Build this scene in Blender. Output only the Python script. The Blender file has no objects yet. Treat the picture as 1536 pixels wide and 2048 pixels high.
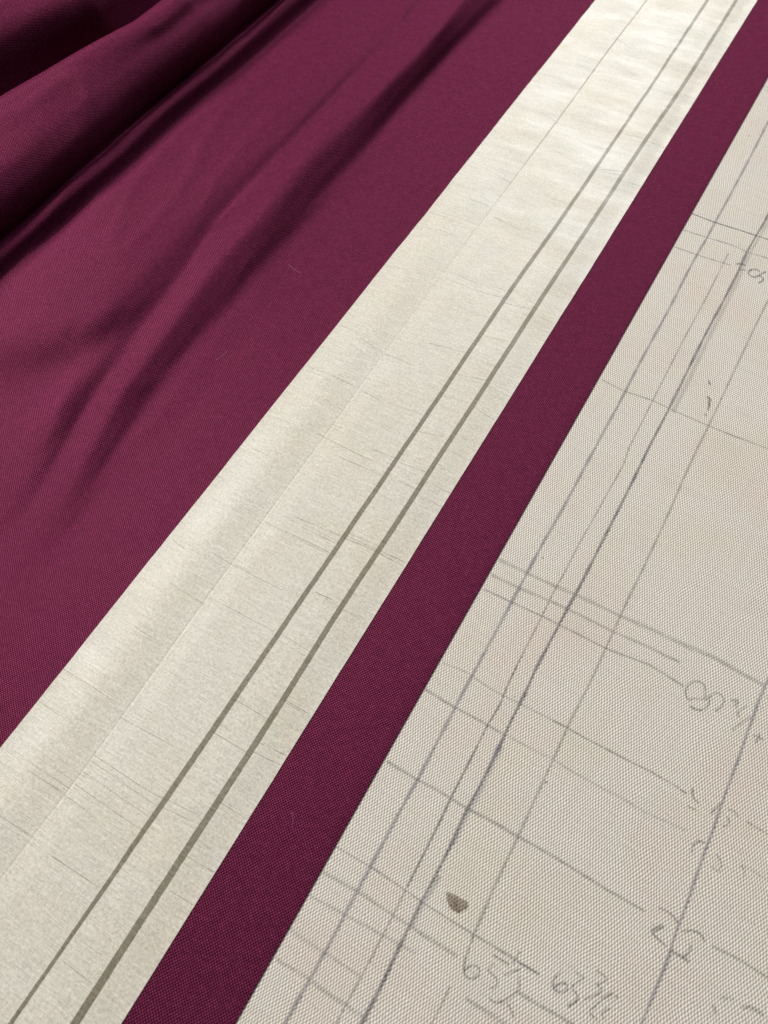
# Close-up of a cutting table: wine-red silk, an ivory silk band laid on it,
# and a pencil-marked canvas cloth underneath.  All lengths in the data are mm.
import bpy, math, random
from mathutils import Matrix, Vector, noise
from bisect import bisect_right

scene = bpy.context.scene
COL = scene.collection
MM = 0.001
random.seed(11)

# ------------------------------------------------------------ camera
cam_data = bpy.data.cameras.new("camera")
cam = bpy.data.objects.new("camera", cam_data)
COL.objects.link(cam)
cam.matrix_world = Matrix(((0.865431,-0.416017,0.279210,0.094931),(0.499686,0.757424,-0.420266,-0.142890),(-0.036643,0.503228,0.863376,0.293548),(0,0,0,1)))
scene.camera = cam
cam_data.sensor_fit = 'VERTICAL'
cam_data.sensor_height = 24.0
cam_data.lens = 24.0 * 1600.0 / 2048.0
cam_data.clip_start = 0.01
cam_data.clip_end = 20.0
cam_data.dof.use_dof = True
cam_data.dof.focus_distance = 0.345
cam_data.dof.aperture_fstop = 13.0

# ------------------------------------------------------------ world and lamps
world = bpy.data.worlds.new("World")
scene.world = world
world.use_nodes = True
bg = world.node_tree.nodes["Background"]
bg.inputs[0].default_value = (0.93, 0.95, 1.0, 1)
bg.inputs[1].default_value = 0.03

def lamp(name, loc, target, sx, sy, watts, colour):
    d = bpy.data.lights.new(name, 'AREA')
    d.shape = 'RECTANGLE'
    d.size, d.size_y = sx, sy
    d.energy = watts
    d.color = colour
    o = bpy.data.objects.new(name, d)
    COL.objects.link(o)
    o.location = loc
    o.rotation_euler = (Vector(target) - Vector(loc)).to_track_quat('-Z', 'Y').to_euler()
    return o

lamp("ceiling_panel_lamp", (-3.0, 0.75, 2.65), (-0.05, 0.0, 0), 1.5, 1.1, 252.0, (1.0, 0.98, 0.95))
lamp("ceiling_panel_lamp", (-0.45, 2.05, 1.25), (0, 0.1, 0), 0.8, 0.5, 34.0, (0.96, 0.975, 1.0))

scene.view_settings.view_transform = 'Standard'
scene.view_settings.look = 'None'
scene.view_settings.exposure = 0.0
scene.view_settings.gamma = 1.0

# ------------------------------------------------------------ traced data (mm on the table)
CLOTH_EDGE = [(51.21,375.25),(51.1,311.52),(52.11,249.6),(51.66,201.06),(50.32,84.46),(51.69,28.58),(52.13,-49.54),(51.44,-92.98),(50.85,-158.57),(51.91,-181.9)]
BAND_RIGHT = [(20.26,453.28),(21.87,334.1),(21.66,233.28),(21.53,184.76),(20.07,64.56),(20.83,11.37),(21.55,-37.26),(20.99,-89.19),(21.54,-149.79),(21.68,-199.1)]
BAND_LEFT = [(-72.64,408.14),(-73.74,276.65),(-72.23,135.59),(-73.02,25.57),(-71.89,-39.55),(-73.49,-104.81),(-73.63,-155.28)]
CREASE = [(-42.82,409.24),(-43.6,358.04),(-42.97,276.09),(-43.56,153.54),(-43.63,75.63),(-42.77,21.02),(-42.6,-23.46),(-42.21,-68.98),(-40.98,-139.93),(-40.89,-170.79),(-42.2,-188.06)]
STRIPES = [[(-7.78,439.65,2.03),(-6.79,346.7,1.61),(-6.87,261.24,1.86),(-7.06,178.95,2.06),(-8.24,169.15,2.04),(-8.21,92.81,2.09),(-8.01,31.24,1.95),(-8.37,14.57,2.01),(-8.2,-3.17,2.15),(-7.81,-16.51,2.12),(-8.5,-33.15,2.07),(-8.09,-50.77,2.03),(-8.43,-79.04,2.12),(-8.38,-125.56,2.18),(-8.56,-142.86,2.09),(-9.09,-170.88,1.56),(-8.86,-196.26,1.28),(-9.61,-216.46,1.38)],
 [(8.78,447.7,2.16),(9.96,343.68,2.24),(8.41,281.54,2.12),(8.09,182.69,2.16),(7.58,177.44,2.15),(7.55,111.91,2.21),(7.83,79.13,2.18),(7.56,33.06,2.18),(7.45,29.12,2.17),(7.32,19.34,2.14),(7.95,6.26,2.2),(7.86,-13.54,2.18),(7.19,-31.43,2.19),(7.07,-49,2.19),(8.26,-98.5,2.22),(7.95,-117.32,2.37),(8.4,-133.21,2.47),(7.84,-151.31,2.45),(8.24,-169.66,2.48),(7.96,-184.93,2.45),(8.26,-206.11,2.61)]]
SLUBS = [[(-70.92,-54.83),(-63.39,-56.07)],
 [(-52.28,-51.81),(-41.72,-52.31),(-17.26,-51.85)],
 [(-59.4,-71.43),(-41.49,-72.33)],
 [(-41.68,-68.69),(-9.94,-68.14)],
 [(-59.79,-93.55),(-41.77,-94.21)],
 [(-73.77,-120.71),(-44.9,-120.89)],
 [(-72.7,-135.21),(-58.28,-135.37),(-44.69,-136.41)],
 [(-41.27,-124.71),(-12.67,-122.88)],
 [(-31.58,-20.77),(9.87,-18.27)],
 [(-41.43,-28.97),(-8.17,-28.24)],
 [(-3.94,-46.47),(16.5,-47.39)],
 [(-9.08,-67.66),(6.52,-68.36)],
 [(6.78,-89.62),(20.18,-89.65)],
 [(6.95,-88.87),(18.56,-88.84)],
 [(-8.02,-97.95),(7.25,-98)],
 [(-8.55,-108.41),(5.99,-108.19)],
 [(-8.2,-112.02),(6.78,-111.88)],
 [(8.39,-106.84),(25.06,-105.61)],
 [(8.85,-110.71),(23.27,-109.44)],
 [(-41.34,-140.34),(-15.06,-140.33),(5.28,-137.86)],
 [(-40.85,-142.31),(-13.03,-142.89),(4.19,-140.76)],
 [(-40.81,-146.77),(-9.76,-147)],
 [(-40.43,-151.57),(-11,-151.87)],
 [(-41.19,-156.35),(-27.94,-156.58)],
 [(-59.52,-151.24),(-41.45,-150.95)],
 [(-59.08,-153.86),(-41.13,-153.75)],
 [(-59.16,-156.16),(-41.74,-156.27)],
 [(-56.58,-156.31),(-41.5,-155.74)],
 [(-56.57,-173.07),(-42.63,-172.72)],
 [(-40.16,-174.12),(-10.3,-173.34)],
 [(7.35,-150.68),(20.8,-150.21)],
 [(10.8,-162.12),(22.03,-161.75)],
 [(7.68,-130.73),(21.71,-130.78)],
 [(-6.96,-195.98),(5.69,-195.92)],
 [(-29.49,19.56),(-17,19.38)],
 [(-31.24,14.34),(-8.63,15.01)],
 [(-19.91,24.77),(-8.76,25.37)],
 [(-6.69,24.39),(6.39,25.58)],
 [(-6.34,16.26),(5.9,15.67)],
 [(8.35,21.07),(20.38,21.3)],
 [(7.38,13.89),(19.86,13.64)],
 [(-26.1,-22.2),(-8.88,-21.97)],
 [(-26.68,-23.62),(-8.99,-23.37)],
 [(-8.18,-16.72),(6.15,-15.55)],
 [(-7.81,-18.14),(6.37,-17.56)],
 [(8.64,-17.36),(20.76,-16.7)],
 [(8.97,-18.76),(20,-18.68)],
 [(-23.4,-29.44),(-9.62,-29.04)],
 [(-5.12,-46.12),(2.43,-45.67)],
 [(5.52,-39.21),(10.91,-39.22)],
 [(-71.8,129.59),(-59.65,129.02)],
 [(-41.1,138.78),(-23.93,137.43),(-10.89,140.38)],
 [(-38.91,133.5),(-19.08,133.32),(-8.8,134.88)],
 [(-7.33,131.82),(6.45,134.18)],
 [(-27.65,91.32),(-8.92,94.2)],
 [(-6.23,107.45),(5.72,110.21)],
 [(-6.46,91.99),(5.96,93.43)],
 [(-7.04,80.26),(6.87,83.66)],
 [(-43.63,75.63),(-27.22,75.63)],
 [(-29.3,50.82),(-9,52.03)],
 [(-7.39,65.94),(5.7,68.07)],
 [(8.19,81),(21.1,80.64)],
 [(7.35,67.33),(19.83,65.07)],
 [(-8.93,42.53),(4.56,45.78)],
 [(11.62,131.67),(19.77,131.17)],
 [(9.9,156.47),(20.47,156.95)],
 [(8.18,31.9),(20.38,29.69)],
 [(-71.9,81.29),(-61.42,80.58)],
 [(-58.68,78.38),(-44.58,75.83)],
 [(-70.92,51.5),(-58.13,52.13)],
 [(-58.13,52.13),(-43.86,51.3)],
 [(-41.04,51.14),(-28.58,49.56)],
 [(-68.67,19.1),(-60.55,19.3)],
 [(-46.49,20.57),(-25.97,19.33)],
 [(-22.88,25),(-14.67,25.48)],
 [(-67.76,-0.33),(-59.53,-0.46)],
 [(-60.91,-23.51),(-51.33,-24.01)],
 [(-54.82,377.4),(-31.16,364.19)],
 [(-55.95,280.2),(-44.83,276.74),(-30.31,273.61)],
 [(-40.5,253.07),(-26.87,250.03)],
 [(-60.2,219.23),(-42.9,215.22)],
 [(-59.29,192.31),(-46.41,192.58)],
 [(-70.56,176.44),(-44.92,176.4)],
 [(-39.28,185.96),(-23.35,183.28)],
 [(-70.49,162.21),(-43.22,164.3)],
 [(-6.09,247.01),(6.88,251.28)],
 [(-4.08,282.82),(7.6,283.66)],
 [(11.4,283.06),(20.56,282.22)],
 [(-3.57,245.91),(7.25,248.13)],
 [(12.87,244.89),(19.91,245.25)],
 [(-70.61,332.56),(-60.63,332.75)],
 [(-72.51,303.52),(-63.68,302.26)],
 [(-38.26,354.63),(-27.64,350.93)],
 [(-71.53,173.68),(-58.02,173.99)],
 [(-40.81,-51.81),(-32.12,-51.68)]]
PENCIL = [('blue',1.42,[(64.93,353.62),(64.17,332.48),(64.72,296.89),(64.9,257),(64.72,236.93),(64.81,223.88),(64.38,210.07),(64.41,192.27),(64.91,174.21),(64.97,161.42),(64.78,131.78),(65.31,99.79),(65.19,83.51),(65.37,36.46),(64.85,20.35),(64.94,3.13),(65.05,-20.61),(65.05,-39.34),(65,-52.38),(65.17,-69.9),(65.48,-88.87),(65.23,-101.46),(65.31,-111.74),(65.34,-122.29),(65.33,-134.07),(65.45,-142.51),(65.43,-152.93),(65.01,-173.88),(64.81,-182.22)]),
 ('grey',0.8,[(78.15,217.69),(78.09,209.9),(78.3,180.91),(77.85,155.44),(77.9,122.07),(78.1,96.79),(78.14,79.78),(79.35,71.42),(78.6,45.12),(77.95,25.97),(77.98,12.15),(77.66,-0.65),(78,-18.16),(77.94,-30.3),(78.32,-43.79),(79.03,-50.81),(78.39,-59.92),(78.57,-75.16),(78.58,-89.45),(79.13,-99.4),(79.1,-121.31),(79.19,-131.41),(79.26,-145.93),(78.85,-161.44),(78.73,-169.69)]),
 ('grey',0.88,[(77.94,-30.3),(78.32,-43.79),(79.03,-50.81),(78.39,-59.92),(78.57,-75.16),(78.58,-89.45),(78.86,-102.91),(79.1,-121.31)]),
 ('dark',1.28,[(86.77,264.72),(87.2,250.8),(86.61,239.72),(85.92,223),(86.45,207.85),(86.3,185.53),(85.74,160.37),(85.91,124.37),(85.98,107.74),(85.67,85.09),(85.93,66.79),(85.9,48.02),(85.79,31.9),(85.77,11.62),(85.29,-4.65),(84.98,-20.59),(84.9,-26.86),(84.73,-32.4),(85.3,-40.75),(85.17,-54.51),(85.6,-64.37),(85.66,-79),(85.19,-89.72),(85.77,-103.56),(85.63,-114.94),(85.32,-123.29),(85.45,-131.35),(85.58,-141.96),(85.91,-151.31),(85.62,-161.94),(85.41,-170.26)]),
 ('faint',2.2,[(88.8,251.63),(87.58,223.05),(88.11,186.11),(87.83,163.65),(88.21,127.28),(88.13,107.62)]),
 ('rub',2.37,[(85.6,-64.37),(86.27,-75.89),(86.1,-89.2),(86.22,-102.57)]),
 ('rub',1.88,[(86.92,-112.96),(86.18,-122.11),(86.23,-131.41)]),
 ('grey',1.06,[(104.58,204.42),(105.07,192.81),(104.78,171.78),(104.65,139.81),(104.61,121.67),(104.57,107.37),(104.2,95.16),(104.32,72.51),(104.73,59.46),(104.76,46.64),(104.71,29.13),(104.4,11.74),(104.57,-10.1),(104.57,-28.17),(103.96,-43.49),(104.21,-59.86),(104.18,-69.86),(104.33,-85.42),(104.26,-109.33),(104.6,-121.01),(104.49,-124.38)]),
 ('grey',0.57,[(104.68,-139.69),(104.66,-146.35),(104.31,-151.27),(104.62,-157.64)]),
 ('blue',1.15,[(161.62,20.87),(161.34,5.91),(160.81,-1.57),(160.8,-11.14),(160.72,-17.33),(160.84,-27.47),(160.58,-42.66),(160.78,-54.65),(160.57,-66.05),(160.78,-79.14),(160.52,-90.5),(160.93,-98.68),(160.44,-108.71),(159.96,-119.02),(159.88,-126.3)]),
 ('dark',1,[(51.61,238.02),(64.72,236.93),(77.45,237.08),(92.65,236.94),(103.83,237.35)]),
 ('grey',0.97,[(51.97,223.8),(64.75,224.06),(77.54,224.43),(86.81,223.05),(96.71,223.33),(107.88,223.13)]),
 ('grey',0.9,[(51.87,209.74),(64.71,209.41),(78.09,209.9),(81.95,209.91)]),
 ('grey',1.14,[(50.27,365.02),(57.27,364.62)]),
 ('faint',1.14,[(52.34,362.14),(58.13,361.71)]),
 ('grey',0.86,[(53.01,110.37),(64.59,108.91),(78.6,109.89),(85.99,109.03),(104.78,108.1),(116.54,107.97),(130.94,108.5),(140.52,108.33)]),
 ('smudge',1.99,[(52.43,3.19),(64.94,3.13),(78.41,3.26),(85.41,3.91),(103.53,3.72),(116.32,4.41),(129.91,4.29),(141.69,5.16),(151.62,3.99),(160.73,3.59)]),
 ('smudge',1.6,[(52.85,-4.59),(63.2,-4.43),(84.3,-3.35),(99.04,-3.57),(104.42,-3.65),(119.07,-2.92),(130.96,-3.11)]),
 ('grey',1,[(52.8,-11.71),(65.41,-11.41),(79.21,-11.03),(87.25,-11.09),(104.7,-11.42),(121.55,-9.51),(135.18,-11.2)]),
 ('faint',0.94,[(52.87,-46.85),(62.55,-45.74),(73.78,-47.23),(80.86,-46.96),(98.22,-46.62),(103.21,-46.75)]),
 ('grey',0.8,[(98.22,-46.62),(102.13,-46.53),(111.06,-46.89),(118.88,-46.78),(127.01,-46.82),(135.42,-46.44),(146.19,-46.98)]),
 ('grey',1.11,[(52,-59.24),(64.64,-59.99),(72.76,-59.7),(84.1,-60.04)]),
 ('faint',1.03,[(84.1,-60.04),(92.95,-59.8),(104.32,-59.47),(111.47,-60.02),(118.87,-60.08),(130.65,-59.86),(138.69,-60.42),(153.13,-59.08)]),
 ('grey',1.17,[(52.63,-89.34),(65.03,-89.52),(74.28,-89.18),(85.49,-89.55),(93.72,-89.03),(104.51,-89.02),(119.39,-88.88),(135.74,-89.55),(149.49,-89.35)]),
 ('grey',1.01,[(171.57,-88.21),(181.02,-87.58),(189.57,-88.16),(196.34,-87.96)]),
 ('grey',0.78,[(51.49,-122.77),(65.34,-122.29),(74,-122.48),(79.55,-122.8),(86.32,-123.06),(100.6,-123.14),(113.93,-122.87),(122.61,-122.7),(127.53,-122.87)]),
 ('smudge',1.24,[(51.05,-131.71),(66.34,-130.89),(74.15,-131.07),(79.91,-131.17),(85.59,-131.27),(91.21,-131.37),(102.92,-131.16)]),
 ('faint',1.23,[(50.38,-140.04),(64.47,-139.02),(76.34,-138.09),(90.66,-137.09)]),
 ('faint',1.21,[(51.99,-151.6),(65.6,-151.69),(78.54,-151.31)]),
 ('faint',1.46,[(52.93,-160.94),(63.83,-160.28),(73.14,-160.72),(87.44,-160.13)]),
 ('smudge',1.42,[(110.17,-140.09),(119.64,-139.97),(129.19,-140.43)]),
 ('grey',1.28,[(123.26,-130.35),(130.43,-130.37),(137.41,-129.83),(144.47,-130.09)]),
 ('grey',0.65,[(169.74,-46.29),(177.2,-46.64),(182.88,-46.49)]),
 ('faint',0.63,[(172.39,-60.17),(181.41,-60.79),(187.01,-60.86)])]
NUMBERS = [[('dark',0.88,[(96,211.87),(94.67,212.99),(91.91,212.32),(90.61,209.04),(91.45,207.41),(93.84,207.12),(94.61,206.75),(96.26,209.94),(97.93,208.76),(99.44,207.51),(97.37,204.12)]),
 ('dark',0.88,[(98.41,213.66),(94.61,206.75)])],
 [('dark',0.89,[(83.72,211.94),(85.22,213.52),(86.87,213.6),(88.53,213.05)]),
 ('dark',0.89,[(86,207.91),(87.36,209.92),(89.37,209.84)])],
 [('num',0.74,[(142.85,-9.55),(141.85,-6.99),(139.8,-6.42),(137.88,-7.36),(136.38,-9.49),(136.23,-12.99),(138.36,-15.87),(140.02,-13.54),(143.19,-12.74),(143.03,-9.73)]),
 ('num',0.73,[(139.59,-17.28),(141.43,-17.63),(144.05,-16.71),(145.47,-13.69),(144.77,-10.16)])],
 [('num',0.74,[(143.6,-12.51),(144.7,-9.93),(145.54,-8.04),(146.99,-7.23),(149.19,-7.96),(150.06,-9.15),(149.39,-12.31),(148.26,-14.75)])],
 [('num',0.74,[(151.71,-8.23),(153.2,-6.83),(154.75,-6.38),(154.14,-8.25),(153.13,-9.65)]),
 ('num',0.74,[(152.86,-7.3),(154.42,-8.38),(154.53,-10.25)]),
 ('num',0.73,[(157.46,-6.94),(156.16,-9.33),(154.74,-11.65)]),
 ('num',0.73,[(155.09,-10.49),(156.13,-12.65)]),
 ('num',0.72,[(159.86,-10.42),(157.37,-14.68),(155.54,-18.28)])],
 [('num',0.71,[(164.58,-14.26),(164.5,-16.31),(164.13,-18.92)]),
 ('num',0.71,[(162.66,-16.42),(164.97,-16.31),(166.35,-16.2)])],
 [('num',0.68,[(146.54,-47.19),(148.8,-47.46)]),
 ('num',0.67,[(150.59,-51.18),(152,-51.14),(153.85,-50.98)]),
 ('num',0.68,[(150.07,-44.54),(150.84,-47.46),(152.63,-48.49),(153.81,-48.46)])],
 [('num',0.67,[(162.85,-45.48),(164.5,-44.79),(166.03,-45.18),(166.73,-46.29)]),
 ('num',0.67,[(160.04,-44.79),(158.95,-47.19),(158.4,-49.77)]),
 ('num',0.66,[(163.41,-47.93),(164.77,-48.9),(164.53,-51.02),(162.99,-51.65)])],
 [('num',0.64,[(157,-64.84),(156.2,-62.88),(156.78,-60.85),(158.27,-59.76),(159.41,-59.71)])],
 [('num',0.64,[(164.09,-61.28),(166.75,-63.1),(166.48,-66.44),(164.01,-65.85)]),
 ('num',0.63,[(172.11,-60.75),(173.82,-61.19),(173.94,-63.35)])],
 [('num',0.77,[(152.96,-86.22),(154.77,-85.87),(156.96,-85.85),(159.03,-86.29),(159.81,-87.33)]),
 ('num',1.21,[(153.47,-93.86),(154.82,-91.96),(156.37,-90.26)]),
 ('num',0.91,[(153.54,-94.04),(155.88,-94.83),(159.1,-95.49)])],
 [('num',0.75,[(161.92,-89.08),(163.81,-87.54),(166.15,-86.52),(168.17,-86.96),(169.26,-88.19)]),
 ('num',0.89,[(160.57,-95.83),(163.04,-95.98),(166.78,-96.03)]),
 ('num',0.89,[(165.78,-91.25),(166.05,-93.19),(164.67,-96.08)])],
 [('num',0.68,[(104.68,-123.15),(104.93,-127.05),(105.35,-131.23),(105.94,-133.52),(107.61,-135.16),(110.1,-134.37),(111.31,-131.3),(109.72,-130.25),(107.38,-131.38),(106.38,-133.71)])],
 [('num',0.67,[(112.51,-125.13),(115.36,-125.03),(117.99,-125)]),
 ('num',0.67,[(113.89,-126.97),(112.51,-130.04),(115.47,-130.19),(117.43,-130.78),(117.44,-132.28),(115.83,-133.85)])],
 [('num',0.67,[(119.46,-120.02),(118.89,-124.39)]),
 ('num',0.67,[(120.2,-123.11),(123.84,-122.76),(127.58,-122.69)]),
 ('num',0.66,[(118,-128.52),(119.75,-126.2),(121.72,-124.33)]),
 ('num',0.66,[(121.99,-126.43),(123.48,-128.58),(123.55,-130.24),(120.97,-134.69),(118.72,-136.83),(116.68,-136.54)]),
 ('num',0.65,[(122.02,-134.92),(124.27,-135.71),(125.15,-137.07)])],
 [('num',0.66,[(133.1,-118.29),(131.78,-121.64),(131.91,-123.7),(133.95,-124.44),(136.42,-123.22),(137.12,-121.12),(135.05,-120.61),(132.69,-123.68)])],
 [('num',0.66,[(136.97,-116.49),(140.41,-116.44),(138.75,-118.47),(137.49,-120.91)]),
 ('num',0.65,[(137.89,-121.31),(140.49,-121.71),(140.78,-123.23),(138.46,-126.33)])],
 [('num',0.66,[(142.51,-112.64),(146.66,-113.05),(145.16,-115.19),(143.83,-116.39)]),
 ('num',0.65,[(143.99,-116.21),(146.17,-116.32),(145.85,-117.98),(142.12,-122.12)]),
 ('num',0.65,[(149.31,-115.9),(146.67,-119.41)]),
 ('num',0.64,[(146.87,-119.92),(144.53,-124.6),(147.65,-124.74)]),
 ('num',0.64,[(150.08,-120.06),(147.8,-122.71),(149.64,-123.71)])],
 [('smudge',1.13,[(176.89,-103.49),(178.78,-105.34)]),
 ('smudge',1.41,[(184.67,-99.97),(186.55,-97.9),(188.65,-98.16),(191.22,-98.39)]),
 ('faint',1.71,[(178.42,-100.37),(180.44,-98.7),(182.29,-98.88)])]]
INK = [(1.1,[(95.86,133.02),(97.6,130.56)]),(1.4,[(98.42,123.4),(100.19,123.53),(100.76,121.17),(100.3,119.85)]),(1.6,[(100.72,120.2),(101.44,116.19)]),(1,[(100.85,112.88),(101.58,113.78)])]
STAIN = [(91.08,-116.62),(91.87,-116.05),(94.38,-115.63),(96.09,-115.77),(98.67,-115.41),(99.37,-117.01),(97.62,-119.9),(95.19,-120.3),(93.45,-119.52),(92.06,-118.25)]
FOLDS = {'A1':([(-127.15,382.41),(-130.48,309.57),(-131.05,240.14),(-129.04,179.54),(-127.24,125.2),(-127.4,83.24),(-127.31,48.43),(-127.45,12.44),(-123.5,-18.69),(-117.86,-46.5),(-112.37,-69.45)],
 [(-145.78,359.53),(-144.96,290.07),(-146.53,237.67),(-148.12,184.55),(-145.04,129.42),(-144.09,91.16),(-141.31,49.1),(-138.6,14.2),(-134.06,-16.97),(-126.13,-46.82),(-118.39,-68.56)]),
 'A2':([(-167.37,351.2),(-166.72,331.53),(-165.86,287.7),(-166.1,229.57),(-164.44,167.84),(-165.07,129.51),(-164.31,103.1),(-158.05,70.73),(-155.65,35.05),(-151.37,1.38),(-144.07,-21.51),(-134.58,-47.66),(-125.57,-69.02)],
 [(-181.35,335.76),(-178.4,292.06),(-175.69,234.34),(-175.8,185.9),(-175.89,141.4),(-175.96,109.23),(-173.7,80.18),(-171.65,41.09),(-167.67,2.67),(-157.74,-22.63),(-146.51,-45.13),(-134.27,-68.04)]),
 'P':([(-240.78,30.92),(-237.08,71.33),(-231.9,92.09),(-234.98,126.18),(-231.04,182.43),(-227.98,240.96),(-221.97,316.97)],
 [(-249.6,36.61),(-240.65,95.11),(-232.99,163.23),(-226.73,230.15),(-221.05,301.22)]),
 'F1':([(-256.37,43.66),(-248.23,103.93),(-240.34,172.8),(-234.42,241.19),(-229.99,300.17)],
 [(-242.19,44.31),(-230.72,116.69),(-233.63,234.77)]),
 'SIL':([(-295.76,102.74),(-287.52,133.36),(-279.85,166.69),(-270.07,223.49)],),
 'F2':([(-306.77,125.8),(-287.95,164.69),(-282.02,178.77)],)}
LINT = [[(-117.75,104.62),(-112.53,102.83),(-108.15,102.27)],
 [(-112.92,34.27),(-111.43,37.56),(-111.54,41.45)],
 [(32.4,-120.7),(34.65,-122.85),(35.54,-125.16)],
 [(47.2,-79.49),(46.79,-78.04),(47.91,-78.88)],
 [(-149.98,291.32),(-145.38,288.2),(-144.17,283.44)]]

# ------------------------------------------------------------ helpers
def tag(o, label=None, category=None, kind=None, group=None):
    if label: o["label"] = label
    if category: o["category"] = category
    if kind: o["kind"] = kind
    if group: o["group"] = group
    return o

def mesh_object(name, verts, faces, mat, parent=None, uvs=None, smooth=True, sheet=False):
    me = bpy.data.meshes.new(name)
    me.from_pydata(verts, [], faces)
    if uvs is not None:
        lay = me.uv_layers.new(name="UVMap")
        for lp in me.loops:
            lay.data[lp.index].uv = uvs[lp.vertex_index]
    if sheet:
        use = {}
        for f in faces:
            for a, b in zip(f, f[1:] + f[:1]):
                k = (min(a, b), max(a, b)); use[k] = use.get(k, 0) + 1
        me.attributes.new("sharp_edge", 'BOOLEAN', 'EDGE')
        sharp = me.attributes["sharp_edge"].data
        for e in me.edges:
            a, b = e.vertices
            sharp[e.index].value = use[(min(a, b), max(a, b))] == 1
    if smooth:
        me.polygons.foreach_set("use_smooth", [True] * len(me.polygons))
    me.materials.append(mat)
    me.update()
    o = bpy.data.objects.new(name, me)
    COL.objects.link(o)
    if parent: o.parent = parent
    return o

def grid_faces(nr, nc):
    return [(r*nc+c, r*nc+c+1, (r+1)*nc+c+1, (r+1)*nc+c) for r in range(nr-1) for c in range(nc-1)]

def interp(pts, t):
    """pts sorted by first element"""
    if t <= pts[0][0]: return pts[0][1]
    if t >= pts[-1][0]: return pts[-1][1]
    i = bisect_right([p[0] for p in pts], t) - 1
    a, b = pts[i], pts[i+1]
    f = (t - a[0]) / (b[0] - a[0])
    return a[1] + (b[1] - a[1]) * f

def smooth_interp(pts, t, r=14.0):
    return sum(interp(pts, t + d*r) * w for d, w in ((-1, .15), (-.5, .22), (0, .26), (.5, .22), (1, .15)))

def sstep(a, b, t):
    t = min(1.0, max(0.0, (t-a)/(b-a)))
    return t*t*(3-2*t)

def resample(pts, step):
    out = []
    for (x0, y0), (x1, y1) in zip(pts, pts[1:]):
        d = math.hypot(x1-x0, y1-y0)
        n = max(1, int(d/step))
        out += [(x0+(x1-x0)*i/n, y0+(y1-y0)*i/n) for i in range(n)]
    out.append(pts[-1])
    return out

def soften(pts, k=2):
    for _ in range(k):
        pts = [pts[0]] + [((a[0]+2*b[0]+c[0])/4, (a[1]+2*b[1]+c[1])/4) for a, b, c in zip(pts, pts[1:], pts[2:])] + [pts[-1]]
    return pts

# ------------------------------------------------------------ node helpers
class NT:
    def __init__(s, name):
        s.m = bpy.data.materials.new(name)
        s.m.use_nodes = True
        s.t = s.m.node_tree
        s.bsdf = s.t.nodes["Principled BSDF"]
        s.out = s.t.nodes["Material Output"]
    def n(s, kind, **kw):
        nd = s.t.nodes.new(kind)
        for k, v in kw.items(): setattr(nd, k, v)
        return nd
    def put(s, sock, v):
        if hasattr(v, "links") or isinstance(v, bpy.types.NodeSocket): s.t.links.new(v, sock)
        else: sock.default_value = v
    def math(s, op, a, b=None, c=None, clamp=False):
        nd = s.n("ShaderNodeMath", operation=op, use_clamp=clamp)
        s.put(nd.inputs[0], a)
        if b is not None: s.put(nd.inputs[1], b)
        if c is not None: s.put(nd.inputs[2], c)
        return nd.outputs[0]
    def mapping(s, vec, scale=(1, 1, 1), rot=0.0, loc=(0, 0, 0)):
        nd = s.n("ShaderNodeMapping")
        s.put(nd.inputs["Vector"], vec)
        nd.inputs["Scale"].default_value = scale
        nd.inputs["Rotation"].default_value = (0, 0, rot)
        nd.inputs["Location"].default_value = loc
        return nd.outputs[0]
    def noise(s, vec, scale=5.0, detail=2.0, rough=0.5, colour=False):
        nd = s.n("ShaderNodeTexNoise")
        s.put(nd.inputs["Vector"], vec)
        nd.inputs["Scale"].default_value = scale
        nd.inputs["Detail"].default_value = detail
        nd.inputs["Roughness"].default_value = rough
        return nd.outputs["Color" if colour else "Fac"]
    def ramp(s, fac, a, b, lo=0.0, hi=1.0):
        nd = s.n("ShaderNodeMapRange")
        s.put(nd.inputs[0], fac)
        for i, v in enumerate((a, b, lo, hi)): nd.inputs[i+1].default_value = v
        return nd.outputs[0]
    def mix(s, fac, a, b, blend='MIX'):
        nd = s.n("ShaderNodeMix", data_type='RGBA', blend_type=blend)
        s.put(nd.inputs[0], fac)
        s.put(nd.inputs[6], a if not isinstance(a, tuple) else (*a, 1))
        s.put(nd.inputs[7], b if not isinstance(b, tuple) else (*b, 1))
        return nd.outputs[2]
    def sep(s, vec):
        nd = s.n("ShaderNodeSeparateXYZ"); s.put(nd.inputs[0], vec); return nd.outputs
    def bump(s, h, strength, dist, normal=None):
        nd = s.n("ShaderNodeBump")
        s.put(nd.inputs["Height"], h)
        s.put(nd.inputs["Strength"], strength)
        nd.inputs["Distance"].default_value = dist
        if normal is not None: s.put(nd.inputs["Normal"], normal)
        return nd.outputs[0]
    def coord(s, which="Object"):
        return s.n("ShaderNodeTexCoord").outputs[which]

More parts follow.
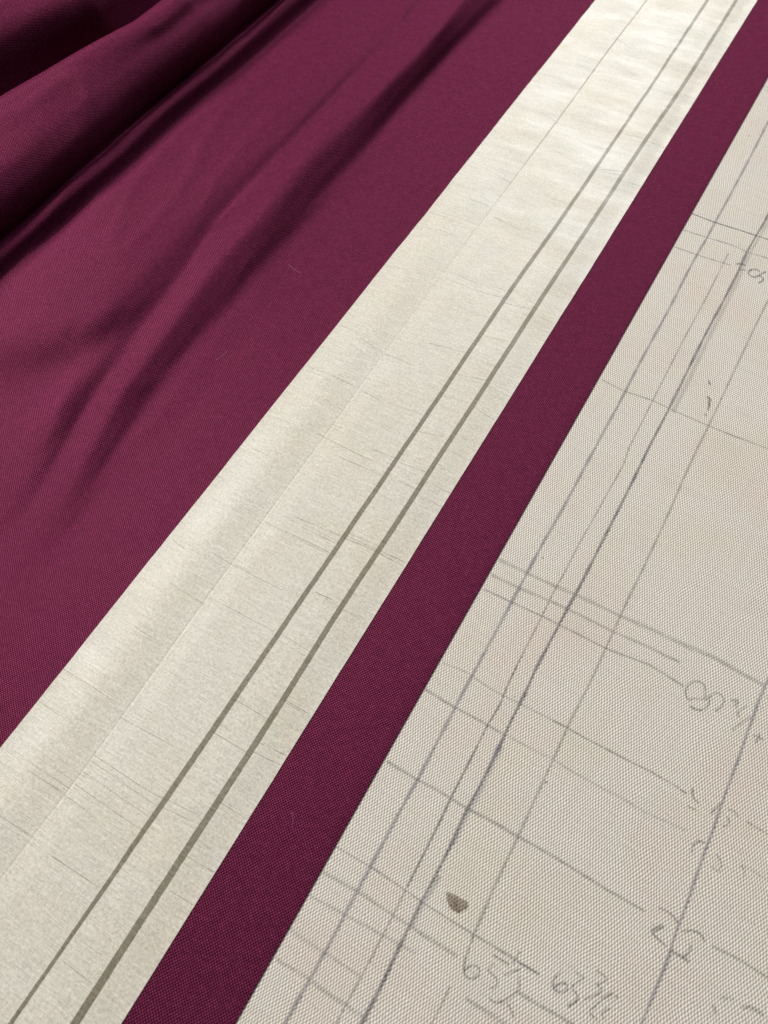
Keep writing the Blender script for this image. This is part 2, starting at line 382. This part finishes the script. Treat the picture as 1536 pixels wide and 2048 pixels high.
def plain_weave(t, vec, px, py, rot, wobble):
    """Height of a plain weave: staggered thread knuckles, pitch px by py metres, 0..1."""
    v = t.mapping(vec, rot=rot)
    wob = t.noise(v, scale=60.0, detail=3.0, colour=True)
    wx, wy, _ = t.sep(wob)
    x, y, _ = t.sep(v)
    ax = t.math('MULTIPLY_ADD', t.math('SUBTRACT', wx, .5), wobble, x)
    ay = t.math('MULTIPLY_ADD', t.math('SUBTRACT', wy, .5), wobble, y)
    # threads of uneven thickness
    tx = t.noise(t.mapping(v, scale=(1/px*.45, 3.0, 1)), scale=1.0, detail=1.0)
    ty = t.noise(t.mapping(v, scale=(3.0, 1/py*.45, 1), loc=(7, 3, 0)), scale=1.0, detail=1.0)
    ax = t.math('MULTIPLY_ADD', t.math('SUBTRACT', tx, .5), px*.35, ax)
    ay = t.math('MULTIPLY_ADD', t.math('SUBTRACT', ty, .5), py*.35, ay)
    ca = t.math('COSINE', t.math('MULTIPLY', ax, math.pi/px))
    cb = t.math('COSINE', t.math('MULTIPLY', ay, math.pi/py))
    return t.math('MULTIPLY_ADD', t.math('MULTIPLY', ca, cb), .5, .5), v

CANVAS_WEAVE = dict(px=.00052, py=.00105, rot=math.radians(4), wobble=.0022)

# ------------------------------------------------------------ materials
def make_canvas():
    t = NT("natural_canvas")
    co = t.coord()
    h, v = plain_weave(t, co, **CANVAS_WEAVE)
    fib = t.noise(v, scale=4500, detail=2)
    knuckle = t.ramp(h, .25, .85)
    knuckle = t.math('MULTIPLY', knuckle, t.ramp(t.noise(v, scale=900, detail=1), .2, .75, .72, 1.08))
    col = t.mix(knuckle, (.315, .284, .24), (.82, .772, .70))  # weave shading put into the colour: shaded gaps darker, raised knuckles lighter
    tx = t.noise(t.mapping(v, scale=(1500, 25, 1)), scale=1, detail=2)
    ty = t.noise(t.mapping(v, scale=(25, 900, 1)), scale=1, detail=2)
    col = t.mix(t.ramp(t.math('ADD', tx, ty), .85, 1.2, .0, .3), col, t.mix(1.0, col, (.8, .79, .76), 'MULTIPLY'))
    # undyed cotton: broad tea- and rose-coloured blotches, worn greyish patches
    blot = t.noise(co, scale=17, detail=3, rough=.55)
    col = t.mix(t.ramp(blot, .5, .72, 0, .55), col, t.mix(1.0, col, (1.0, .905, .895), 'MULTIPLY'))
    blot2 = t.noise(t.mapping(co, loc=(3, 8, 0)), scale=24, detail=3, rough=.6)
    col = t.mix(t.ramp(blot2, .5, .72, 0, .6), col, t.mix(1.0, col, (.975, .97, .895), 'MULTIPLY'))
    blot3 = t.noise(t.mapping(co, loc=(-5, 2, 0)), scale=38, detail=4, rough=.6)
    col = t.mix(t.ramp(blot3, .55, .8, 0, .45), col, t.mix(1.0, col, (.86, .87, .87), 'MULTIPLY'))
    # cotton seed flecks
    vor = t.n("ShaderNodeTexVoronoi", feature='F1'); vor.inputs["Scale"].default_value = 85
    vor.inputs["Randomness"].default_value = 1.0
    t.put(vor.inputs["Vector"], co)
    dot = t.ramp(vor.outputs["Distance"], .03, .055, 1, 0)
    keep = t.math('GREATER_THAN', t.sep(vor.outputs["Color"])[0], .72)
    col = t.mix(t.math('MULTIPLY', t.math('MULTIPLY', dot, keep), .65), col, (.12, .08, .06))
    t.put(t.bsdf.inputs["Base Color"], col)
    t.bsdf.inputs["Roughness"].default_value = .85
    t.bsdf.inputs["Specular IOR Level"].default_value = .25
    hh = t.math('MULTIPLY_ADD', fib, .22, h)
    t.put(t.bsdf.inputs["Normal"], t.bump(hh, .6, .00018))
    return t.m

def make_silk():
    t = NT("wine_silk")
    uv = t.coord("UV")
    h, v = plain_weave(t, uv, px=.00056, py=.00062, rot=math.radians(9), wobble=.0012)
    glint = t.noise(v, scale=2600, detail=2)
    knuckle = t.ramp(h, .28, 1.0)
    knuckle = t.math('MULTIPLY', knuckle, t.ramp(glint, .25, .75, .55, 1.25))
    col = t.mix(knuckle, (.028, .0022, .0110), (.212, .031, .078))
    streak = t.noise(t.mapping(v, scale=(45, 900, 1)), scale=1, detail=2)
    col = t.mix(t.ramp(streak, .3, .7, 0, .28), col, t.mix(1.0, col, (.72, .70, .76), 'MULTIPLY'))
    cloud = t.noise(uv, scale=30, detail=3)
    col = t.mix(t.ramp(cloud, .4, .7, 0, .4), col, t.mix(1.0, col, (1.0, .86, 1.12), 'MULTIPLY'))
    slub = t.noise(t.mapping(v, scale=(260, 1500, 1)), scale=1, detail=3, rough=.65)
    col = t.mix(t.ramp(slub, .36, .62, .55, 0), col, t.mix(1.0, col, (.42, .40, .44), 'MULTIPLY'))
    mott = t.noise(v, scale=620, detail=3, rough=.65)
    col = t.mix(t.ramp(mott, .48, .68, 0, .85), col, t.mix(1.0, col, (1.5, 1.6, 1.55), 'MULTIPLY'))
    big = t.noise(uv, scale=190, detail=4, rough=.7)
    col = t.mix(t.ramp(big, .42, .66, 0, .62), col, t.mix(1.0, col, (.74, .70, .80), 'MULTIPLY'))
    hh = t.math('MULTIPLY_ADD', mott, .5, t.math('MULTIPLY_ADD', glint, .35, h))
    nrm = t.bump(hh, .75, .00016)
    # matt dyed thread with a soft lustre of its own colour (no clear-coat glare)
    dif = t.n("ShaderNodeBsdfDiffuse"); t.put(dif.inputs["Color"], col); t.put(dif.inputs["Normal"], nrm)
    glo = t.n("ShaderNodeBsdfGlossy"); glo.inputs["Roughness"].default_value = .42
    t.put(glo.inputs["Color"], t.mix(1.0, t.mix(knuckle, (.30, .05, .11), (.95, .22, .40)), (1, 1, 1), 'MULTIPLY'))
    t.put(glo.inputs["Normal"], nrm)
    mx = t.n("ShaderNodeMixShader"); mx.inputs[0].default_value = .045
    t.put(mx.inputs[1], dif.outputs[0]); t.put(mx.inputs[2], glo.outputs[0])
    t.put(t.out.inputs["Surface"], mx.outputs[0])
    t.t.nodes.remove(t.bsdf)
    return t.m

def make_band(name, lo, hi, spec=.25):
    t = NT(name)
    co = t.coord()
    weft = t.noise(t.mapping(co, scale=(120, 3200, 1), rot=math.radians(1)), scale=1, detail=2)
    weft2 = t.noise(t.mapping(co, scale=(30, 900, 1), rot=math.radians(1.5)), scale=1, detail=3)
    grain = t.noise(co, scale=2300, detail=2, rough=.6)
    grain2 = t.noise(co, scale=900, detail=2, rough=.6)
    f = t.math('ADD', t.math('MULTIPLY', weft, .3), t.math('ADD', t.math('MULTIPLY', weft2, .12), t.math('ADD', t.math('MULTIPLY', grain, .42), t.math('MULTIPLY', grain2, .33))))
    f = t.ramp(f, .44, .74)
    col = t.mix(f, lo, hi)
    warm = t.noise(co, scale=22, detail=4, rough=.6)
    col = t.mix(t.ramp(warm, .42, .7, 0, .6), col, t.mix(1.0, col, (1.0, .94, .87), 'MULTIPLY'))
    cool = t.noise(t.mapping(co, loc=(4, 1, 0)), scale=34, detail=3)
    col = t.mix(t.ramp(cool, .5, .75, 0, .5), col, t.mix(1.0, col, (.93, .96, .92), 'MULTIPLY'))
    lines = t.noise(t.mapping(co, scale=(420, 9, 1)), scale=1, detail=2)
    col = t.mix(t.ramp(lines, .6, .75, 0, .14), col, t.mix(1.0, col, (.9, .89, .86), 'MULTIPLY'))
    t.put(t.bsdf.inputs["Base Color"], col)
    crinkle = t.noise(t.mapping(co, scale=(22, 64, 1), rot=math.radians(12)), scale=1, detail=4, rough=.6)
    t.put(t.bsdf.inputs["Roughness"], t.math('ADD', t.ramp(grain2, .3, .7, -.05, .05), t.ramp(crinkle, .38, .62, .38, .53)))
    t.bsdf.inputs["Specular IOR Level"].default_value = spec
    t.bsdf.inputs["Sheen Weight"].default_value = .08
    hh = t.math('MULTIPLY_ADD', weft2, .35, t.math('MULTIPLY_ADD', grain2, .5, weft))
    t.put(t.bsdf.inputs["Normal"], t.bump(hh, .35, .00022, t.bump(crinkle, .22, .0009)))
    return t.m

def make_mark(name, colour, strength, dry):
    """Graphite or ink rubbed on the canvas: sits on the knuckles, breaks up in the hollows."""
    t = NT(name)
    co = t.coord()
    h, v = plain_weave(t, co, **CANVAS_WEAVE)
    across = t.sep(t.coord("UV"))[1]
    edge = t.math('SUBTRACT', 1.0, t.math('POWER', t.math('ABSOLUTE', across), 1.7), clamp=True)
    grit = t.noise(co, scale=1500, detail=2)
    patch = t.noise(co, scale=160, detail=2)
    a = t.math('MULTIPLY', edge, t.ramp(grit, .32, .6, .9-dry, 1.1))
    a = t.math('MULTIPLY', a, t.ramp(h, .25, .8, .30, 1.05))
    a = t.math('MULTIPLY', a, t.ramp(patch, .3, .7, .55, 1.1))
    a = t.math('MULTIPLY', a, strength, clamp=True)
    t.bsdf.inputs["Base Color"].default_value = (*colour, 1)
    t.bsdf.inputs["Roughness"].default_value = .7
    t.bsdf.inputs["Specular IOR Level"].default_value = .2
    t.put(t.bsdf.inputs["Alpha"], a)
    t.put(t.bsdf.inputs["Normal"], t.bump(h, .9, .00022))
    return t.m

def make_thread(name, colour, alpha):
    t = NT(name)
    t.bsdf.inputs["Base Color"].default_value = (*colour, 1)
    t.bsdf.inputs["Roughness"].default_value = .6
    n = t.noise(t.coord(), scale=700, detail=2)
    across = t.sep(t.coord("UV"))[1]
    edge = t.math('SUBTRACT', 1.0, t.math('POWER', t.math('ABSOLUTE', across), 2.0), clamp=True)
    t.put(t.bsdf.inputs["Alpha"], t.math('MULTIPLY', edge, t.ramp(n, .3, .65, alpha*.35, alpha)))
    return t.m

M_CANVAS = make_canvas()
M_SILK = make_silk()
M_BAND = make_band("ivory_silk", (.385, .36, .302), (.675, .648, .568))
M_STRIPE = make_band("taupe_silk", (.105, .09, .06), (.26, .23, .175), .3)
M_MARK = {
    'dark':   make_mark("graphite_dark",   (.085, .085, .11), 1.0, .5),
    'blue':   make_mark("graphite_blue",   (.155, .16, .215), .74, .45),
    'grey':   make_mark("graphite_grey",   (.165, .16, .165), .60, .55),
    'faint':  make_mark("graphite_faint",  (.24, .23, .22), .36, .6),
    'smudge': make_mark("graphite_smudge", (.22, .215, .20), .46, .5),
    'num':    make_mark("graphite_script", (.13, .13, .135), .74, .42),
    'rub':    make_mark("graphite_rub",    (.2, .205, .25), .42, .6),
    'stain':  make_mark("brown_stain",     (.15, .095, .05), .95, .2),
    'ink':    make_mark("brown_ink",       (.075, .055, .03), 1.1, .35),
}
M_SLUB = make_thread("slub_shadow_silk", (.20, .175, .13), .85)
M_FIBRE = make_thread("pale_lint", (.55, .33, .42), .45)

# ------------------------------------------------------------ canvas cloth
def build_canvas():
    x0, x1, y0, y1 = -620, 420, -420, 820
    xs = [x0 + (x1-x0)*i/104 for i in range(105)]
    ys = [y0 + (y1-y0)*i/124 for i in range(125)]
    top = [(x*MM, y*MM, 0.0) for y in ys for x in xs]
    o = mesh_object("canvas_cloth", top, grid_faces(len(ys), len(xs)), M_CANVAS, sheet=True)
    so = o.modifiers.new("thickness", 'SOLIDIFY'); so.thickness = .0009; so.offset = -1
    tag(o, "natural off-white canvas cloth ruled with pencil lines and handwritten numbers, under the wine-red silk", "canvas")
    return o

def ribbon_mesh(strokes, z, width_var=.25, seed=0):
    """Flat strips following polylines: verts, faces, uvs (u along, v across -1..1)."""
    V, F, UVS = [], [], []
    for k, (w, pts) in enumerate(strokes):
        pts = soften(resample(pts, max(.8, w*.8)), 2)
        base = len(V)
        d = 0.0
        for i, p in enumerate(pts):
            a, b = pts[max(0, i-1)], pts[min(len(pts)-1, i+1)]
            tx, ty = b[0]-a[0], b[1]-a[1]
            L = math.hypot(tx, ty) or 1
            nx, ny = -ty/L, tx/L
            if i: d += math.hypot(p[0]-pts[i-1][0], p[1]-pts[i-1][1])
            ww = w*.5*(1 + width_var*noise.noise(Vector((d*.12, seed*3.1+k*7.7, 0)))*2)
            off = .05*w*noise.noise(Vector((d*.3, seed*5.3+k, 9)))
            zz = z(p[0], p[1]) if callable(z) else z + k*.004
            for sgn in (-1, 0, 1):
                V.append(((p[0]+nx*(ww*sgn+off))*MM, (p[1]+ny*(ww*sgn+off))*MM, zz*MM))
                UVS.append((d*MM, sgn))
            if i:
                q = base + 3*i
                F += [(q-3, q-2, q+1, q), (q-2, q-1, q+2, q+1)]
    return V, F, UVS

canvas = build_canvas()
for i, (kind, w, pts) in enumerate(PENCIL):
    V, F, UVS = ribbon_mesh([(w*1.25, pts)], .05 + .006*i, seed=i)
    mesh_object("pencil_line", V, F, M_MARK[kind], canvas, UVS)
for i, strokes in enumerate(NUMBERS):
    by = {}
    V, F, UVS = [], [], []
    first = None
    for j, (kind, w, pts) in enumerate(strokes):
        v, f, u = ribbon_mesh([(w*1.2, pts)], .30 + .008*j, seed=i*9+j)
        by.setdefault(kind, []).append((v, f, u))
    # one handwritten character group = one mesh with its pencil grades as material slots
    me_v, me_f, me_u, mats, fm = [], [], [], [], []
    for kind, lst in by.items():
        mats.append(M_MARK[kind])
        for v, f, u in lst:
            b = len(me_v); me_v += v; me_u += u
            me_f += [tuple(q+b for q in ff) for ff in f]; fm += [len(mats)-1]*len(f)
    o = mesh_object("pencil_number", me_v, me_f, mats[0], canvas, me_u)
    for m in mats[1:]: o.data.materials.append(m)
    o.data.polygons.foreach_set("material_index", fm)
V, F, UVS = ribbon_mesh(INK, .35, .3, 77)
o = mesh_object("ink_mark", V, F, M_MARK['ink'], canvas, UVS)
tag(o, "small brown ink tick beside a pencil line")

def build_stain():
    c = (sum(p[0] for p in STAIN)/len(STAIN), sum(p[1] for p in STAIN)/len(STAIN))
    ring = resample(STAIN + [STAIN[0]], .6)[:-1]
    V = [(c[0]*MM, c[1]*MM, .36*MM)]; U = [(0, 0)]
    for s, uv in ((.9, .1), (1.0, .45)):
        for i, p in enumerate(ring):
            k = s * (1 + .06*noise.noise(Vector((i*.5, 3, 0))))
            V.append(((c[0]+(p[0]-c[0])*k)*MM, (c[1]+(p[1]-c[1])*k)*MM, .36*MM)); U.append((i*MM, uv))
    n = len(ring); F = []
    for i in range(n):
        j = (i+1) % n
        F += [(0, 1+i, 1+j), (1+i, 1+n+i, 1+n+j, 1+j)]
    o = mesh_object("brown_stain", V, F, M_MARK['stain'], canvas, U)
    tag(o, "small dark brown stain soaked into the weave")
build_stain()

# ------------------------------------------------------------ wine-red silk
def Yc(curve): return sorted((p[1], p[0]) for p in curve)
A1B, A1T = Yc(FOLDS['A1'][0]), Yc(FOLDS['A1'][1])
A2B, A2T = Yc(FOLDS['A2'][0]), Yc(FOLDS['A2'][1])
H1 = [(-95, .15), (-60, 1.6), (-20, 3.8), (30, 5.6), (90, 8.5), (160, 10), (300, 9.5), (500, 9.5)]
H2 = [(-90, .1), (-50, 1.7), (-10, 5.2), (30, 6.2), (80, 4.2), (150, 2.0), (300, 1.1), (500, 1.0)]
ZC = .55
DIMPLE = [(-260, -75), (-240, -60), (-196, -23), (-188, -15), (-174, 5), (-167, 15), (-157, 32), (-148, 61), (-140, 75)]

def silk_row(y):
    h1, h2 = smooth_interp(H1, y), smooth_interp(H2, y)
    a1b, a1t = smooth_interp(A1B, y), smooth_interp(A1T, y)
    a2b, a2t = smooth_interp(A2B, y), smooth_interp(A2T, y)
    a1t = min(a1t + 3.5*sstep(40, 160, y), a1b - 9); a2b = min(a2b, a1t - 14); a2t = min(a2t, a2b - 9) + 2*sstep(60, 200, y)
    s = sstep(-190, 10, y)                     # the big folds rise from the near side
    d = (y-150)*.018                           # and run very slightly askew
    e = max(-15, min(17, (y-110)*.2))          # the big roll tapers towards the far end
    p = h1 + h2
    k = [(51.5, ZC-.10), (49.5, ZC-.01), (45, ZC), (-40, ZC), (-90, ZC), (a1b+9, ZC), (a1b, ZC+.06*h1),
         ((a1b+a1t)/2, ZC+.55*h1), (a1t, ZC+.97*h1), (a1t-5, ZC+h1*1.02), (a2b+4, ZC+h1*.95), (a2b, ZC+h1*.93+.05*h2),
         ((a2b+a2t)/2, ZC+h1+.55*h2), (a2t, ZC+h1+h2*.96), (a2t-14, ZC+p*1.03)]
    k += [(-208-.2*d, ZC+p*1.06), (-224+d, ZC+p*.98*s+.1), (-231+d, ZC+10*s), (-233.5+d, ZC+12*s), (-236.5+d, ZC+16*s), (-241+d, ZC+17.5*s),
          (-244.8+d, ZC+16*s), (-246+d, ZC+17*s), (-246.5+d, ZC+22*s), (-248.5+d, ZC+28*s), (-254+d, ZC+33.5*s), (-260+d, ZC+37*s),
          (-281+e, ZC+41.5*s), (-290+e, ZC+42.5*s), (-300+e, ZC+38*s), (-307+e, ZC+27*s), (-311+e, ZC+22*s), (-315+e, ZC+26*s),
          (-319+e, ZC+33*s), (-324+e, ZC+42*s), (-331+e, ZC+48.5*s), (-341+e, ZC+51.5*s), (-353+e, ZC+51*s), (-362+e, ZC+44*s), (-370+e, ZC+26*s),
          (-385+e, ZC+18*s), (-420, ZC+10*s), (-470, ZC+4*s), (-560, ZC)]
    return k

SEG = [3, 3, 6, 6, 5, 4, 6, 6, 5, 4, 4, 6, 6, 6, 6] + [6, 4, 4, 5, 5, 5, 4, 6, 6, 6, 6, 5, 5, 5, 5, 4, 4, 5, 6, 6, 5, 5, 4, 4, 3, 3, 3, 3]

def catmull(pts):
    out = []
    n = len(pts)
    for i in range(n-1):
        p0 = pts[max(0, i-1)]; p1 = pts[i]; p2 = pts[i+1]; p3 = pts[min(n-1, i+2)]
        def tt(a, b): return max(1e-4, math.hypot(a[0]-b[0], a[1]-b[1])**.5)
        t0 = 0; t1 = tt(p0, p1) if i else tt(p1, p2); t2 = t1+tt(p1, p2); t3 = t2+(tt(p2, p3) if i < n-2 else tt(p1, p2))
        if i == 0: p0 = (2*p1[0]-p2[0], 2*p1[1]-p2[1])
        if i == n-2: p3 = (2*p2[0]-p1[0], 2*p2[1]-p1[1])
        m = SEG[i]
        for j in range(m):
            t = t1 + (t2-t1)*j/m
            def L(a, b, ta, tb): return tuple(a[q]*(tb-t)/(tb-ta)+b[q]*(t-ta)/(tb-ta) for q in (0, 1))
            a1 = L(p0, p1, t0, t1); a2 = L(p1, p2, t1, t2); a3 = L(p2, p3, t2, t3)
            b1 = L(a1, a2, t0, t2); b2 = L(a2, a3, t1, t3)
            out.append(L(b1, b2, t1, t2))
    out.append(pts[-1])
    return out

def build_silk():
    y0, y1, dy = -330, 620, 2.5
    n = int((y1-y0)/dy)+1
    V, U = [], []
    nc = 0
    for r in range(n):
        y = y0 + r*dy
        row = catmull(silk_row(y))
        nc = len(row)
        s = 0.0
        for c, (x, z) in enumerate(row):
            if c: s += math.hypot(x-row[c-1][0], z-row[c-1][1])
            lift = sstep(-88, -130, x)
            big = sstep(-200, -260, x)
            u = noise.noise(Vector((x*.03, y*.008, 1.3)))*.8*lift + noise.noise(Vector((x*.09, y*.018, 5.1)))*.22*lift
            u *= sstep(-130, 0, y)
            u += big*noise.noise(Vector((x*.012, y*.009, 8)))*3.0*sstep(-100, 60, y)
            # the raised part ends in a soft curved drop towards the near side
            e = sstep(-17, 16, (y - interp(DIMPLE, x))*.75)
            u -= 3.9*(1-e)*sstep(-152, -170, x)*(1-.55*sstep(-180, -215, x))*sstep(-70, -5, y)*(1-sstep(-236, -262, x))
            rd = (1-abs(noise.noise(Vector((x*.035+y*.006, y*.009, 21.0)))))**7
            u += lift*.75*rd*sstep(-100, 0, y) + big*.8*rd
            u += lift*.10*noise.noise(Vector((x*.25, y*.05, 3.3)))
            sx = big*noise.noise(Vector((z*.03+4, y*.010, 2.2)))*3.5 + lift*noise.noise(Vector((2.2, y*.014, 4.4)))*1.3
            flat = noise.noise(Vector((x*.02, y*.02, 3)))*.10*sstep(-76, -95, x)*(1-lift)
            V.append(((x+sx)*MM, y*MM, (max(.35, z+u)+flat)*MM))
            U.append((s*MM, y*MM))
    o = mesh_object("wine_red_silk", V, grid_faces(n, nc), M_SILK, uvs=U, sheet=True)
    o.data.flip_normals() if o.data.polygons[0].normal.z < 0 else None
    so = o.modifiers.new("thickness", 'SOLIDIFY'); so.thickness = .0003; so.offset = -1
    tag(o, "wine-red silk cloth with soft folds, lying on the canvas under the ivory band", "silk cloth")
    return o
silk = build_silk()

# ------------------------------------------------------------ ivory band
CR = sorted((p[1], p[0]) for p in CREASE)
ZB = .80
def band_z(x, y):
    c = smooth_interp(CR, y, 25)
    d = x - c
    top = sstep(120, 330, y)
    z = ZB
    if d < 0:
        z += .75*sstep(-73.5, -56, x) - .52*(1-.5*top)*math.exp(-(d/8.5)**2)
    else:
        z += (.22 + .30*sstep(0, 9, d) + .3*top*sstep(0, 6, d))*(1-sstep(8, 20.5, x))
    z += .10*math.exp(-((x+.3)/4.5)**2)
    if abs(d) < .6: z -= .075*(1-abs(d)/.6)
    z += .05*noise.noise(Vector((x*.05, y*.05, .7)))
    # cross-wise wrinkles, livelier on the far end
    wr = noise.noise(Vector((x*.035+y*.004, y*.20, 2.0)))*.6 + noise.noise(Vector((x*.06, y*.42, 6.0)))*.3
    z += wr*(.05 + .5*top)
    z += .6*top*noise.noise(Vector((x*.03, y*.045, 11.0)))
    return max(.79, z)

def build_band():
    y0, y1, dy = -330, 620, 1.6
    n = int((y1-y0)/dy)+1
    xs0 = [-73.4 + 94.4*i/110 for i in range(111)]
    V = []
    for r in range(n):
        y = y0 + r*dy
        e = .35*noise.noise(Vector((y*.02, 1, 1))) + .12*noise.noise(Vector((y*.09, 2, 1)))
        c = smooth_interp(CR, y, 25)
        row = sorted([x for x in xs0 if abs(x-c) > 1.3] + [c-1.1, c-.6, c-.3, c, c+.3, c+.6, c+1.1])
        while len(row) < 116: row.insert(len(row)//2+1, (row[len(row)//2]+row[len(row)//2+1])/2)
        row = row[:116]
        row[0] += e; row[-1] = 20.75 + e*.6
        V += [(x*MM, y*MM, band_z(x, y)*MM) for x in row]
    o = mesh_object("ivory_silk_band", V, grid_faces(n, 116), M_BAND, sheet=True)
    so = o.modifiers.new("thickness", 'SOLIDIFY'); so.thickness = .00022; so.offset = -1
    tag(o, "long ivory silk band with two taupe stripes, laid flat on the wine-red silk", "silk band")
    return o
band = build_band()

for si, st in enumerate(STRIPES):
    cen = sorted((p[1], p[0]) for p in st); wid = sorted((p[1], p[2]) for p in st)
    V, F, U = [], [], []
    y = -330; i = 0
    while y <= 620:
        c = smooth_interp(cen, y, 26) + .13*noise.noise(Vector((y*.05, si*4, 0))) + .07*noise.noise(Vector((y*.3, si*4, 5)))
        w = smooth_interp(wid, y, 5)*(1+.06*noise.noise(Vector((y*.1, si*9, 3))))
        for q in range(5):
            x = c + w*(q/4-.5)
            V.append((x*MM, y*MM, (band_z(x, y)+.05)*MM)); U.append((q/4, y*MM))
        if i: F += [(5*i-5+q, 5*i-4+q, 5*i+1+q, 5*i+q) for q in range(4)]
        i += 1; y += 1.6
    o = mesh_object("taupe_stripe", V, F, M_STRIPE, band, U)
    tag(o, ["narrower taupe stripe, tapering towards the near end", "wider taupe stripe near the band's edge"][si])

for i, pts in enumerate(SLUBS):
    w = random.uniform(.13, .24)
    pts = [p if p[0] < 20.2 else (20.2, p[1]) for p in pts]
    V, F, U = ribbon_mesh([(w, pts)], lambda x, y: band_z(x, y)+.07, .5, i)
    mesh_object("slub_thread", V, F, M_SLUB, band, U)

# ------------------------------------------------------------ lint on the silk
for i, pts in enumerate(LINT):
    V, F, U = ribbon_mesh([(.16, pts)], lambda x, y: 1.0 + (5.5 if x < -150 else 0), .3, i)
    mesh_object("lint_fibre", V, F, M_FIBRE, silk, U)
